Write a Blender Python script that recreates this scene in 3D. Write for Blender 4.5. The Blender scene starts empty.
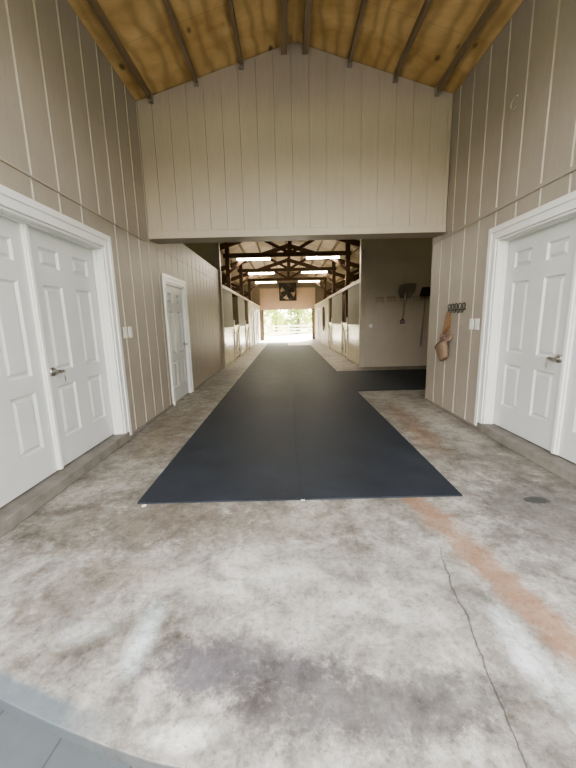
import bpy, bmesh, math, random
from mathutils import Matrix, Vector
C = bpy.context.scene.collection
rnd = random.Random(7)
PI = math.pi

# ------------------------------------------------------------------ materials
class NT:
    def __init__(s, name):
        s.m = bpy.data.materials.new(name); s.m.use_nodes = True
        s.t = s.m.node_tree; s.n = s.t.nodes; s.l = s.t.links
        s.b = s.n['Principled BSDF']
        s.co = s.n.new('ShaderNodeTexCoord').outputs['Object']
    def link(s, a, b): s.l.new(a, b)
    def val(s, sock, v):
        if hasattr(v, 'is_output'): s.link(v, sock)
        else: sock.default_value = v
    def math(s, op, a, b=0.0, c=0.0, clamp=False):
        n = s.n.new('ShaderNodeMath'); n.operation = op; n.use_clamp = clamp
        for i, v in enumerate((a, b, c)): s.val(n.inputs[i], v)
        return n.outputs[0]
    def map(s, scale=(1,1,1), loc=(0,0,0), rot=(0,0,0), src=None):
        n = s.n.new('ShaderNodeMapping'); s.link(src or s.co, n.inputs[0])
        n.inputs['Scale'].default_value = scale; n.inputs['Location'].default_value = loc; n.inputs['Rotation'].default_value = rot
        return n.outputs[0]
    def noise(s, scale, detail=4, rough=.55, vec=None, dist=0):
        n = s.n.new('ShaderNodeTexNoise'); s.link(vec or s.co, n.inputs['Vector'])
        n.inputs['Scale'].default_value = scale; n.inputs['Detail'].default_value = detail
        n.inputs['Roughness'].default_value = rough; n.inputs['Distortion'].default_value = dist
        return n.outputs['Fac']
    def ramp(s, f, stops):
        n = s.n.new('ShaderNodeValToRGB'); s.link(f, n.inputs[0]); e = n.color_ramp.elements
        while len(e) < len(stops): e.new(.5)
        for x, (p, c) in zip(e, stops):
            x.position = p; x.color = (*c, 1) if not isinstance(c, (int, float)) else (c, c, c, 1)
        return n.outputs[0]
    def mix(s, f, a, b, mode='MIX'):
        n = s.n.new('ShaderNodeMix'); n.data_type = 'RGBA'; n.blend_type = mode
        s.val(n.inputs[0], f)
        for i, v in ((6, a), (7, b)): s.val(n.inputs[i], (*v, 1) if isinstance(v, tuple) and len(v) == 3 else v)
        return n.outputs[2]
    def xyz(s, src=None):
        n = s.n.new('ShaderNodeSeparateXYZ'); s.link(src or s.co, n.inputs[0]); return n.outputs
    def bump(s, h, strength=.2, dist=.01):
        n = s.n.new('ShaderNodeBump'); s.link(h, n.inputs['Height'])
        n.inputs['Strength'].default_value = strength; n.inputs['Distance'].default_value = dist
        s.link(n.outputs[0], s.b.inputs['Normal'])
    def col(s, c): s.val(s.b.inputs['Base Color'], (*c, 1) if isinstance(c, tuple) and len(c) == 3 else c)
    def rough(s, r): s.val(s.b.inputs['Roughness'], r)

def paint(name, c, rough=.5, var=.12, scale=2.5, grain=None, bump=.08):
    t = NT(name)
    v = t.map(scale=grain or (1,1,1))
    n = t.noise(scale, 5, .6, v)
    lo = tuple(x*(1-var) for x in c); hi = tuple(min(1, x*(1+var)) for x in c)
    t.col(t.ramp(n, [(.3, lo), (.7, hi)])); t.rough(rough)
    if bump: t.bump(t.noise(60, 3, .6, v), bump, .004)
    return t.m
def metal(name, c, rough=.35):
    t = NT(name); t.col(c); t.rough(t.ramp(t.noise(30, 3), [(.3, rough*.8), (.7, rough*1.25)])); t.b.inputs['Metallic'].default_value = .9
    return t.m
def glow(name, c, strength):
    t = NT(name); t.col(c); t.b.inputs['Emission Color'].default_value = (*c, 1)
    t.b.inputs['Emission Strength'].default_value = strength
    return t.m

def siding_mat(name, c, rough=.42):
    t = NT(name)
    g = t.noise(9, 4, .6, t.map(scale=(6, 6, .5)))
    b = t.noise(.7, 4, .6)
    k = t.math('ADD', t.math('MULTIPLY', g, .35), t.math('MULTIPLY', b, .65))
    t.col(t.ramp(k, [(.3, tuple(x*.86 for x in c)), (.7, tuple(x*1.12 for x in c))]))
    t.rough(rough); t.bump(t.noise(14, 5, .65, t.map(scale=(7, 7, .6))), .12, .004)
    return t.m

def wood(name, lo, hi, scale=1.6, grain=(7, .6, 7), rough=.7, knots=False):
    t = NT(name)
    n = t.noise(scale, 6, .6, t.map(scale=grain), .6)
    c = t.ramp(n, [(.28, lo), (.72, hi)])
    if knots:
        w = t.n.new('ShaderNodeTexWave'); t.link(t.map(scale=(1.1, .55, 1.1)), w.inputs['Vector'])
        w.inputs['Scale'].default_value = 1.4; w.inputs['Distortion'].default_value = 9; w.inputs['Detail'].default_value = 3; w.inputs['Detail Scale'].default_value = 1.1
        c = t.mix(t.math('MULTIPLY', t.math('POWER', w.outputs['Fac'], 2.0), .5), c, tuple(x*.62 for x in lo))
        v = t.n.new('ShaderNodeTexVoronoi'); t.link(t.map(scale=(1.9, 1.1, 1.9)), v.inputs['Vector']); v.inputs['Scale'].default_value = 1.7
        k = t.ramp(v.outputs['Distance'], [(.07, 1.0), (.13, 0.0)])
        c = t.mix(t.math('MULTIPLY', k, .8), c, tuple(x*.28 for x in lo))
        x, y, z = t.xyz()
        # sheet joints across the slope every 2.44
        f = t.math('FRACT', t.math('MULTIPLY', t.math('ADD', y, .35), 1/1.22))
        j = t.ramp(f, [(.0, 1.0), (.006, 0.0)])
        c = t.mix(t.math('MULTIPLY', j, .55), c, tuple(x*.35 for x in lo))
    t.col(c); t.rough(rough); t.bump(n, .12, .006)
    return t.m

def floor_mat():
    t = NT('worn_concrete'); x, y, z = t.xyz()
    n1 = t.noise(1.1, 8, .66, None, .5); n2 = t.noise(4.2, 9, .72, t.map(loc=(3.1, 1.7, 0)), .3); n3 = t.noise(34, 6, .75); n4 = t.noise(13, 10, .82, t.map(loc=(5, 3, 0)), .4)
    def blob(cx, cy, rx, ry, wob=.55):
        dx = t.math('MULTIPLY', t.math('SUBTRACT', x, cx), 1/rx); dy = t.math('MULTIPLY', t.math('SUBTRACT', y, cy), 1/ry)
        d = t.math('SQRT', t.math('ADD', t.math('MULTIPLY', dx, dx), t.math('MULTIPLY', dy, dy)))
        d = t.math('ADD', d, t.math('MULTIPLY', t.math('SUBTRACT', n2, .5), wob*3.0)); d = t.math('ADD', d, t.math('MULTIPLY', t.math('SUBTRACT', n4, .5), 2.6))
        return t.ramp(t.math('SUBTRACT', 1.25, d), [(.0, 0.0), (.75, 1.0)])
    k = t.math('ADD', t.math('MULTIPLY', n1, .36), t.math('ADD', t.math('MULTIPLY', n2, .34), t.math('MULTIPLY', n4, .30)))
    c = t.ramp(k, [(.38, (.14,.13,.118)), (.455, (.28,.262,.232)), (.52, (.41,.39,.352)), (.60, (.60,.585,.55))])
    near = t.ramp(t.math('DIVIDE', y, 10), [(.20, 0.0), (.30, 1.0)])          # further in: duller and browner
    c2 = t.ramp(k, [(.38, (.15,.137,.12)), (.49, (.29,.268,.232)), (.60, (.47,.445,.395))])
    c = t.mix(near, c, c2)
    for cx, cy, rx, ry, colr, a in (
        (-.35,1.20,.26,.14,(.15,.138,.145),.95), (-.02,1.16,.30,.12,(.15,.14,.145),.95), (.22,1.02,.45,.11,(.17,.16,.155),.9), (.50,1.05,.28,.12,(.19,.18,.17),.8),
        (-1.2,1.55,.30,.12,(.23,.20,.175),.75), (-1.0,2.3,.9,.35,(.20,.17,.135),.85), (1.9,2.35,.5,.5,(.18,.168,.155),.9), (2.0,1.9,.6,.5,(.24,.22,.20),.65),
        (-.70,1.36,.06,.17,(.58,.66,.65),.8), (-.98,1.38,.12,.06,(.60,.63,.60),.6), (-.42,.95,.13,.05,(.78,.77,.71),.8), (-.85,1.75,.5,.12,(.30,.26,.21),.6), (.0,2.2,.5,.2,(.31,.285,.24),.55),
        (1.0,1.22,.08,.24,(.66,.70,.69),.8), (1.08,1.0,.11,.14,(.64,.68,.67),.65), (-.35,1.75,.5,.22,(.56,.545,.50),.5), (.35,1.55,.6,.3,(.55,.54,.50),.45),
        (1.70,4.7,.18,.9,(.29,.19,.13),.6), (1.62,3.9,.15,.5,(.30,.19,.125),.55), (1.75,6.2,.5,.4,(.40,.38,.34),.6), (2.05,4.9,.26,1.2,(.50,.475,.425),.65),
        (-1.6,4.6,.3,1.6,(.25,.205,.15),.6), (-1.65,9,.5,2.4,(.12,.11,.10),.75)):
        c = t.mix(t.math('MULTIPLY', blob(cx, cy, rx, ry), a), c, colr)
    n5 = t.noise(5.5, 12, .78, t.map(loc=(11, 4, 0)), .25); n6 = t.noise(2.3, 10, .74, t.map(loc=(2, 8, 0)), .3)
    c = t.mix(1.0, c, t.ramp(n5, [(.38, (.62,.61,.595)), (.49, (.95,.95,.945)), (.60, (1.16,1.16,1.17))]), 'MULTIPLY')
    c = t.mix(1.0, c, t.ramp(n6, [(.38, (.70,.68,.65)), (.50, (.98,.98,.975)), (.64, (1.14,1.14,1.15))]), 'MULTIPLY')
    # rust run from the mat corner
    cx = t.math('ADD', 1.0, t.math('MULTIPLY', t.math('SUBTRACT', 2.5, y), .17))
    d = t.math('ABSOLUTE', t.math('SUBTRACT', x, cx)); d = t.math('ADD', d, t.math('MULTIPLY', t.math('SUBTRACT', n2, .5), .26)); d = t.math('ADD', d, t.math('MULTIPLY', t.math('SUBTRACT', n4, .5), .22))
    band = t.ramp(d, [(.05, 1.0), (.14, 0.0)])
    band = t.math('MULTIPLY', band, t.ramp(t.math('DIVIDE', y, 4), [(.2, 1.0), (.63, 1.0), (.68, 0.0)]))
    c = t.mix(t.math('MULTIPLY', band, .68), c, (.36, .205, .12))
    # speckle
    c = t.mix(t.math('MULTIPLY', t.ramp(n3, [(.53, 0.0), (.66, 1.0)]), .55), c, (.10,.092,.085))
    c = t.mix(t.math('MULTIPLY', t.ramp(n3, [(.32, 1.0), (.44, 0.0)]), .18), c, (.70,.68,.62))
    # dark oil patch by the right-hand door
    px_ = t.math('MULTIPLY', t.math('SUBTRACT', x, 1.92), 1/.11); py_ = t.math('MULTIPLY', t.math('SUBTRACT', y, 2.45), 1/.055)
    pd = t.math('ADD', t.math('SQRT', t.math('ADD', t.math('MULTIPLY', px_, px_), t.math('MULTIPLY', py_, py_))), t.math('MULTIPLY', t.math('SUBTRACT', n4, .5), 2.2))
    p = t.math('MULTIPLY', t.ramp(pd, [(.8, 1.0), (1.05, 0.0)]), .95); c = t.mix(p, c, (.06,.06,.058))
    # blue-grey wet rim along the front edge on the left
    rim = t.math('SUBTRACT', y, t.math('MULTIPLY', t.math('ADD', x, .48), -.33)); rim = t.math('SUBTRACT', rim, .915)
    rim = t.math('ADD', rim, t.math('MULTIPLY', t.math('SUBTRACT', n2, .5), .06))
    rm = t.math('MULTIPLY', t.ramp(rim, [(.02, 1.0), (.05, 0.0)]), t.ramp(t.math('ADD', x, 1.0), [(.1, 1.0), (.42, 0.0)]))
    c = t.mix(t.math('MULTIPLY', rm, .85), c, (.14, .18, .20))
    # the crack
    w = t.noise(3.0, 5, .6, t.map(loc=(9, 2, 0))); 
    cxk = t.math('ADD', .745, t.math('MULTIPLY', t.math('SUBTRACT', y, .84), .165)); cxk = t.math('ADD', cxk, t.math('MULTIPLY', t.math('SUBTRACT', w, .5), .13))
    dk = t.math('ABSOLUTE', t.math('SUBTRACT', x, cxk))
    ck = t.math('MULTIPLY', t.ramp(dk, [(.0018, 1.0), (.005, 0.0)]), t.ramp(t.math('DIVIDE', y, 4), [(.44, 1.0), (.52, .0)]))
    c = t.mix(t.math('MULTIPLY', ck, .85), c, (.035,.033,.03))
    c = t.mix(t.ramp(t.math('ADD', z, .5), [(.485, .8), (.497, 0.0)]), c, (.07,.08,.085))  # slab side darkened to stand in for the shadow gap under the edge
    t.col(c); t.rough(t.ramp(n2, [(.3, .42), (.7, .62)]))
    t.bump(t.math('SUBTRACT', t.math('ADD', t.math('MULTIPLY', n3, .3), n2), ck), .25, .008)
    return t.m

def rubber_mat():
    t = NT('black_rubber'); n = t.noise(2.2, 6, .65); f = t.noise(120, 3, .6)
    c = t.ramp(n, [(.3, (.020,.025,.034)), (.7, (.043,.050,.062))])
    c = t.mix(t.ramp(t.noise(6, 8, .75), [(.62, 0.0), (.8, .5)]), c, (.09,.09,.088))
    t.col(c); t.rough(t.ramp(n, [(.3, .55), (.7, .68)])); t.b.inputs['Specular IOR Level'].default_value = .3; t.bump(f, .25, .003); return t.m

def paver_mat():
    t = NT('grey_pavers'); b = t.n.new('ShaderNodeTexBrick'); t.link(t.map(rot=(0,0,PI/2+.12), loc=(.03,.07,0)), b.inputs['Vector'])
    b.inputs['Scale'].default_value = 1; b.inputs['Brick Width'].default_value = .9; b.inputs['Row Height'].default_value = .30
    b.inputs['Mortar Size'].default_value = .004
    b.inputs['Color1'].default_value = (.105,.12,.125,1); b.inputs['Color2'].default_value = (.125,.14,.145,1); b.inputs['Mortar'].default_value = (.05,.055,.06,1)
    t.col(t.mix(.35, b.outputs['Color'], t.ramp(t.noise(7, 6, .7), [(.3, (.09,.10,.105)), (.7, (.15,.165,.17))]))); t.rough(.6); return t.m

M = {}
M['wall'] = siding_mat('taupe_siding', (.385,.338,.285), .48)
M['groove'] = paint('lit_groove_tone', (.58,.535,.45), .5, .12, 3)  # pale colour stands in for entrance light caught in the wall grooves
M['wall_in'] = siding_mat('taupe_siding_shade', (.45,.392,.325), .55)
M['header'] = siding_mat('beige_siding', (.49,.42,.33))
M['trimtaupe'] = paint('taupe_trim', (.40,.36,.29))
M['cream'] = paint('cream_trim', (.44,.39,.305), .45)
M['white'] = paint('white_gloss', (.80,.80,.77), .32, .03, bump=.03)
M['leafwhite'] = paint('door_white', (.64,.65,.635), .35, .04, bump=.03)
M['plate'] = paint('switch_white', (.82,.81,.76), .35, .03, bump=0)
M['ply'] = wood('plywood_roof', (.47,.30,.115), (.78,.57,.28), 1.1, (1.3, 2.0, 1.3), .65, True)
M['ply_barn'] = wood('lit_plywood_roof', (.46,.36,.23), (.62,.50,.34), 1.3, (1.0, 2.2, 1.0), .7, False)  # plywood coloured lighter to carry the lamp and sky light on it
M['purlin'] = wood('purlin_timber', (.20,.145,.085), (.34,.26,.165))
M['darkwood'] = wood('dark_timber', (.060,.034,.017), (.125,.072,.036))
M['floor'] = floor_mat(); M['mat'] = rubber_mat(); M['paver'] = paver_mat()
M['curb'] = paint('grey_curb', (.225,.208,.182), .6, .25, 6, bump=.3)
M['nickel'] = metal('satin_nickel', (.46,.44,.41), .3)
M['brass'] = metal('brass_key', (.62,.55,.40), .35)
M['black'] = paint('black_iron', (.022,.021,.02), .45, .2)
M['fanmetal'] = paint('dark_fan_metal', (.030,.024,.018), .5, .2)
M['stall'] = paint('stall_board_paint', (.56,.49,.34), .22, .1, 3, bump=.05)
M['stallpanel'] = siding_mat('stall_panel_grey', (.18,.165,.13), .65)
M['stallwhite'] = paint('stall_white', (.68,.63,.52), .3, .06)
M['tanpanel'] = siding_mat('tan_panel', (.62,.47,.34), .5)
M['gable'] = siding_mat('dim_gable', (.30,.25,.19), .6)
M['tube'] = glow('fluorescent_glow', (1.0,.90,.72), 26.0)
M['shovel'] = paint('grey_shovel_blade', (.15,.135,.115), .4, .25)
M['steel'] = metal('worn_steel', (.55,.53,.48), .35)
M['hanger'] = paint('tan_hanger', (.33,.255,.18), .6, .2)
M['leather'] = wood('tan_leather', (.20,.105,.052), (.34,.20,.11), 5, (3,3,1), .5)
M['oldstrap'] = wood('faded_strap', (.14,.09,.065), (.30,.215,.165), 12, (1,1,1), .7)
M['redstrap'] = paint('faded_red_webbing', (.33,.14,.105), .7, .3, 14)
M['netting'] = wood('muzzle_weave', (.19,.125,.08), (.29,.205,.14), 30, (1,1,1), .75)
M['darkstrap'] = paint('dark_strap', (.07,.045,.03), .6, .3)
M['whitefence'] = paint('white_fence', (.85,.85,.82), .45, .05)
M['gravel'] = paint('pale_yard', (.66,.62,.52), .9, .2, 4, bump=.3)
M['scrap'] = paint('white_scrap', (.8,.78,.7), .6, .1)
M['bark'] = wood('bark', (.09,.065,.045), (.17,.13,.09), 4, (3,3,.6), .9)
def leafm(n, a, b):
    t = NT(n); t.col(t.ramp(t.noise(1.5, 4), [(.3, a), (.7, b)])); t.rough(.6)
    t.b.inputs['Transmission Weight'].default_value = 0
    tr = t.n.new('ShaderNodeBsdfTranslucent'); tr.inputs[0].default_value = (*[min(1, x*1.6) for x in b], 1)
    ms = t.n.new('ShaderNodeMixShader'); ms.inputs[0].default_value = .45
    out = t.n['Material Output']; t.link(t.b.outputs[0], ms.inputs[1]); t.link(tr.outputs[0], ms.inputs[2]); t.link(ms.outputs[0], out.inputs[0])
    return t.m
M['leaf1'] = leafm('yellow_green_leaves', (.26,.33,.09), (.46,.52,.20))
M['leaf2'] = leafm('mid_green_leaves', (.20,.27,.09), (.36,.43,.18))
M['leaf3'] = leafm('grey_brown_leaves', (.18,.18,.13), (.30,.28,.2))
def grassm():
    t = NT('lawn'); t.col(t.ramp(t.noise(3, 8, .7), [(.3, (.16,.21,.06)), (.7, (.34,.38,.15))])); t.rough(.9); return t.m
M['grass'] = grassm()

# ------------------------------------------------------------------ mesh builder
class MB:
    def __init__(s): s.v = []; s.f = []; s.alt = set()
    def add(s, vs, fs):
        o = len(s.v); s.v += [tuple(p) for p in vs]; s.f += [tuple(i+o for i in f) for f in fs]
    def box(s, x0, x1, y0, y1, z0, z1, M4=None):
        vs = [Vector(p) for p in ((x0,y0,z0),(x1,y0,z0),(x1,y1,z0),(x0,y1,z0),(x0,y0,z1),(x1,y0,z1),(x1,y1,z1),(x0,y1,z1))]
        if M4: vs = [M4 @ p for p in vs]
        s.add(vs, [(0,3,2,1),(4,5,6,7),(0,1,5,4),(1,2,6,5),(2,3,7,6),(3,0,4,7)]); return s
    def beam(s, a, b, w, h, up=(0,0,1)):                     # rectangular bar from a to b
        a, b = Vector(a), Vector(b); d = (b-a).normalized(); up = Vector(up)
        sd = d.cross(up)
        if sd.length < 1e-4: sd = d.cross(Vector((1,0,0)))
        sd.normalize(); u = sd.cross(d); vs = []
        for p in (a, b):
            for i, j in ((-1,-1),(1,-1),(1,1),(-1,1)): vs.append(p+sd*i*w/2+u*j*h/2)
        s.add(vs, [(0,1,2,3),(7,6,5,4),(0,4,5,1),(1,5,6,2),(2,6,7,3),(3,7,4,0)]); return s
    def tube(s, pts, r, n=8, closed=False):
        pts = [Vector(p) for p in pts]; rr = r if isinstance(r, (list, tuple)) else [r]*len(pts); vs = []; k = len(pts); prev = None
        for i, p in enumerate(pts):
            if closed: d = pts[(i+1) % k]-pts[i-1]
            else: d = pts[min(i+1, k-1)]-pts[max(i-1, 0)]
            d.normalize()
            ref = prev if prev is not None else (Vector((0,0,1)) if abs(d.z) < .9 else Vector((1,0,0)))
            a = ref-d*ref.dot(d)
            if a.length < 1e-5: a = d.orthogonal()
            a.normalize(); prev = a; b = d.cross(a)
            for j in range(n): vs.append(p+(a*math.cos(2*PI*j/n)+b*math.sin(2*PI*j/n))*rr[i])
        fs = []
        for i in range(k if closed else k-1):
            q = (i+1) % k
            for j in range(n): fs.append((i*n+j, i*n+(j+1) % n, q*n+(j+1) % n, q*n+j))
        if not closed: fs += [tuple(range(n))[::-1], tuple((k-1)*n+j for j in range(n))]
        s.add(vs, fs); return s
    def lathe(s, prof, M4=None, n=20):                        # prof: (r, z)
        vs = []; fs = []; k = len(prof)
        for r, z in prof:
            for j in range(n): vs.append(Vector((r*math.cos(2*PI*j/n), r*math.sin(2*PI*j/n), z)))
        if M4: vs = [M4 @ p for p in vs]
        for i in range(k-1):
            for j in range(n): fs.append((i*n+j, i*n+(j+1) % n, (i+1)*n+(j+1) % n, (i+1)*n+j))
        fs += [tuple(range(n))[::-1], tuple((k-1)*n+j for j in range(n))]
        s.add(vs, fs); return s
    def strip(s, pts, w, th, side):                           # a flat strap along pts
        pts = [Vector(p) for p in pts]; side = Vector(side); vs = []; k = len(pts)
        for i, p in enumerate(pts):
            d = (pts[min(i+1,k-1)]-pts[max(i-1,0)]).normalized(); nn = side.cross(d).normalized()
            ww = w[i] if isinstance(w, (list, tuple)) else w
            for a, b in ((-1,-1),(1,-1),(1,1),(-1,1)): vs.append(p+side*a*ww/2+nn*b*th/2)
        fs = [(0,1,2,3), tuple((k-1)*4+j for j in (3,2,1,0))]
        for i in range(k-1):
            for j in range(4): fs.append((i*4+j, i*4+(j+1) % 4, (i+1)*4+(j+1) % 4, (i+1)*4+j))
        s.add(vs, fs); return s
    def build(s, name, mat, parent=None, bevel=0, smooth=False, mat2=None):
        me = bpy.data.meshes.new(name); me.from_pydata(s.v, [], s.f)
        if mat2:
            for i in s.alt: me.polygons[i].material_index = 1
        bm = bmesh.new(); bm.from_mesh(me); bmesh.ops.recalc_face_normals(bm, faces=bm.faces[:]); bm.to_mesh(me); bm.free()
        o = bpy.data.objects.new(name, me); C.objects.link(o); me.materials.append(mat)
        if mat2: me.materials.append(mat2)
        if parent:
            o.parent = parent
            if parent.type == 'EMPTY': o.matrix_parent_inverse = Matrix.Translation(-Vector(parent.location))
        if bevel:
            b = o.modifiers.new('bevel', 'BEVEL'); b.width = bevel; b.segments = 2; b.limit_method = 'ANGLE'
        if smooth:
            for p in me.polygons: p.use_smooth = True
        return o

def tag(o, label=None, cat=None, group=None, kind=None):
    for k, v in (('label', label), ('category', cat), ('group', group), ('kind', kind)):
        if v: o[k] = v
    return o
def empty(name, loc, label, cat, group=None, kind=None):
    o = bpy.data.objects.new(name, None); C.objects.link(o); o.location = loc; o.empty_display_size = .1
    return tag(o, label, cat, group, kind)
def dup(root, delta, label):
    r = root.copy(); C.objects.link(r); r.location = Vector(root.location)+Vector(delta); r['label'] = label
    for ch in list(root.children):
        c = ch.copy(); C.objects.link(c); c.parent = r; c.matrix_parent_inverse = ch.matrix_parent_inverse.copy()
        for g in list(ch.children):
            d = g.copy(); C.objects.link(d); d.parent = c; d.matrix_parent_inverse = g.matrix_parent_inverse.copy()
    return r

# ------------------------------------------------------------------ key measures
XL, XR, YH = -2.02, 2.42, 5.40
RZ = lambda x: 5.16-.305*abs(x-.2)
YB, YLP, YEND = 10.2, 10.8, 26.6
XSL, XSR = -1.97, 2.20
XO0, XO1 = -5.7, 6.1

def siding(mb, P, u0, u1, z0, z1, phase, sp, th=.16, gw=.026, gd=.014, off=0, brk=()):
    """grooved board panel; P(u, d, z) -> world, d>0 toward the viewer side"""
    zf0 = z0 if callable(z0) else (lambda u: z0); zf = z1 if callable(z1) else (lambda u: z1)
    prof = [(u0, off)]; k = math.ceil((u0-phase)/sp); ev = []
    while phase+k*sp < u1:
        g = phase+k*sp
        if g-gw > u0 and g+gw < u1: ev.append((g, 1))
        k += 1
    ev += [(b, 0) for b in brk if u0 < b < u1]; ev.sort()
    for g, t in ev:
        if t: prof += [(g-gw/2, off), (g-gw/2+.002, off-gd), (g+gw/2-.002, off-gd), (g+gw/2, off)]
        else: prof.append((g, off))
    prof.append((u1, off)); vs = []; fs = []
    for u, d in prof: vs += [P(u, d, zf0(u)), P(u, d, zf(u)), P(u, -th, zf0(u)), P(u, -th, zf(u))]
    n = len(prof)
    base = len(mb.f)
    for i in range(n-1):
        a, b = 4*i, 4*i+4
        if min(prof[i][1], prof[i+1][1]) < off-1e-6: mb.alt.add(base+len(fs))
        fs += [(a, b, b+1, a+1), (a+2, a+3, b+3, b+2), (a+1, b+1, b+3, a+3), (a, a+2, b+2, b)]
    fs += [(0, 1, 3, 2), (4*n-4, 4*n-2, 4*n-1, 4*n-3)]
    mb.add(vs, fs)
PL = lambda u, d, z: Vector((XL+d, u, z))
PR = lambda u, d, z: Vector((XR-d, u, z))
def PY(yf): return lambda u, d, z: Vector((u, yf-d, z))

# ------------------------------------------------------------------ setting: floor and ground
def slab(name, outline, z0, z1, mat):
    n = len(outline); mb = MB(); mb.add([(x,y,z0) for x,y in outline]+[(x,y,z1) for x,y in outline],
        [tuple(range(n))[::-1], tuple(range(n, 2*n))]+[(i, (i+1) % n, n+(i+1) % n, n+i) for i in range(n)])
    return mb.build(name, mat)
edge = [(-6.0,1.55),(-2.2,1.42),(-1.7,1.30),(-1.38,1.185),(-1.13,1.088),(-.9,1.01),(-.67,.94),(-.48,.89),(-.2,.84),(.3,.79),(1.2,.77),(2.6,.76),(6.4,.76)]
fl = slab('floor', edge+[(6.4, 27.6), (-6.0, 27.6)], -.14, 0, M['floor'])
tag(fl, 'stained worn concrete floor slab with a rust streak and a long crack', 'floor', kind='structure')
pv = slab('floor_patio', [(-22,-26),(22,-26),(22,2.0),(-22,2.0)], -.12, -.06, M['paver'])  # pavers by the slab are real; unseen extent added for neutral bounce light
tag(pv, 'grey paver court outside the curved slab edge, extended out of view for grey bounce light', 'patio', kind='structure')
g = slab('ground', [(-60,-60),(60,-60),(60,90),(-60,90)], -.5, -.13, M['grass'])
tag(g, 'sunlit green grass around the barn', 'ground', kind='structure')
g = slab('ground_yard', [(-14,27.6),(14,27.6),(14,36.5),(-14,36.5)], -.2, -.03, M['gravel'])
tag(g, 'pale sunlit yard outside the far barn opening', 'yard', kind='structure')

# ------------------------------------------------------------------ setting: walls
SEAM = 2.61
mb = MB()
D1 = (1.93, 4.03, .10, 2.28); D3 = (5.95, 6.98, .0, 2.12)
for a, b, z0, z1 in ((1.3, D1[0], 0, SEAM), (D1[0], D1[1], D1[3], SEAM), (D1[1], D3[0], 0, SEAM), (D3[0], D3[1], D3[3], SEAM), (D3[1], YLP, 0, SEAM)):
    if a == D3[1]:
        al = set(mb.alt); siding(mb, PL, a, b, z0, z1, 2.66, .34, gw=.014, gd=.003); mb.alt = al
    else: siding(mb, PL, a, b, z0, z1, 2.66, .34)
siding(mb, PL, 1.3, YH+.34, SEAM, RZ(XL)-.012, 2.66, .34, off=.009)
al = set(mb.alt); siding(mb, PL, YH+.34, YLP, SEAM, 2.98, 2.66, .34, off=.004, gw=.014, gd=.003); mb.alt = al
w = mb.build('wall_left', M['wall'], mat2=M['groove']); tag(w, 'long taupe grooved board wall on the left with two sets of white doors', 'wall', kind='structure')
mb = MB()
D2 = (1.98, 4.09, .10, 2.28)
for a, b, z0, z1 in ((1.2, D2[0], 0, SEAM), (D2[0], D2[1], D2[3], SEAM), (D2[1], 5.87, 0, SEAM)):
    siding(mb, PR, a, b, z0, z1, 3.12, .346)
siding(mb, PR, 1.2, 5.87, SEAM, RZ(XR)-.012, 3.12, .346, off=.006)
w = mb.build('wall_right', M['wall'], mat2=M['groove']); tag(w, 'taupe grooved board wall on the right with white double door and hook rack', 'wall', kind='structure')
# header over the opening to the barn
mb = MB()
siding(mb, PY(YH), XL+.016, XR-.016, 2.76, lambda x: RZ(x)-.012, .15, .244, th=.30, gw=.008, gd=.007, brk=(.2,))
h = mb.build('wall_header', M['header']); tag(h, 'beige grooved gable wall hanging over the wide opening into the barn', 'wall', kind='structure')
mb = MB(); mb.box(XL+.016, XR-.016, YH-.015, YH+.33, 2.665, 2.77)
t = mb.build('trim_1', M['header'], bevel=.004); tag(t, 'plain beige board along the bottom edge of the gable wall', 'trim', kind='structure')
# back wall with the hanging tools, partition above the left room, outer shell
mb = MB(); siding(mb, PY(YB), 2.30, XO1, 0, lambda x: RZ(x)-.012, 2.6, .30, th=.12, gd=.004, gw=.012)
w = mb.build('wall_back', M['wall_in']); tag(w, 'shaded taupe wall at the end of the side bay where the tools hang', 'wall', kind='structure')
mb = MB(); mb.box(2.172, 2.30, YB-.03, YB+.14, 0, 3.9)
tag(mb.build('trim_2', M['cream'], bevel=.005), 'pale corner post at left edge of the tool wall', 'trim', kind='structure')
mb = MB(); siding(mb, PY(YLP), XO0, XL-.06, 0, lambda x: RZ(x)-.012, -3, .3, th=.12, gd=.004, gw=.012)
tag(mb.build('wall_partition', M['wall_in']), 'dim grey wall end seen above the left wall', 'wall', kind='structure')
mb = MB(); mb.box(-2.075, -1.955, YLP, YLP+.14, 0, 4.3)
tag(mb.build('trim_3', M['trimtaupe'], bevel=.005), 'pale corner post where left wall meets the stalls', 'trim', kind='structure')
mb = MB(); mb.box(XR+.16, XO1, 5.71, 5.86, 0, 3.35)
tag(mb.build('wall_bay', M['wall_in']), 'near side wall of the side bay', 'wall', kind='structure')
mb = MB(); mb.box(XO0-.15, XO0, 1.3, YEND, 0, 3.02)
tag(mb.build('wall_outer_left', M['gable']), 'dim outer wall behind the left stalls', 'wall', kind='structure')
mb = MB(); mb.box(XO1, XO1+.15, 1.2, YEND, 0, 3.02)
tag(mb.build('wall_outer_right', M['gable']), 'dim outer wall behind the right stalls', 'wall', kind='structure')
mb = MB()
siding(mb, PY(1.30), XO0-.15, XL-.16, 0, lambda x: RZ(x)-.012, -3, .3, th=.14)  # unseen facade, added to keep sky light out of the attic
tag(mb.build('wall_sky_block_left', M['wall']), 'unseen barn front left of the entrance, added to block sky light', 'wall', kind='structure')
mb = MB(); siding(mb, PY(1.20), XR+.16, XO1+.15, 0, lambda x: RZ(x)-.012, 3, .3, th=.14)  # matching unseen facade, added as a sky light block on the right
tag(mb.build('wall_sky_block_right', M['wall']), 'unseen barn front right of the entrance, added to block sky light', 'wall', kind='structure')
mb = MB(); siding(mb, PY(1.2), XL-.16, XR+.16, 3.95, lambda x: RZ(x)-.012, 0, .3, th=.14, brk=(.2,))  # unseen gable, added to darken the ceiling and upper walls
tag(mb.build('wall_shade_gable', M['wall']), 'unseen gable added above the open entrance to shade the ceiling', 'wall', kind='structure')
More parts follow.
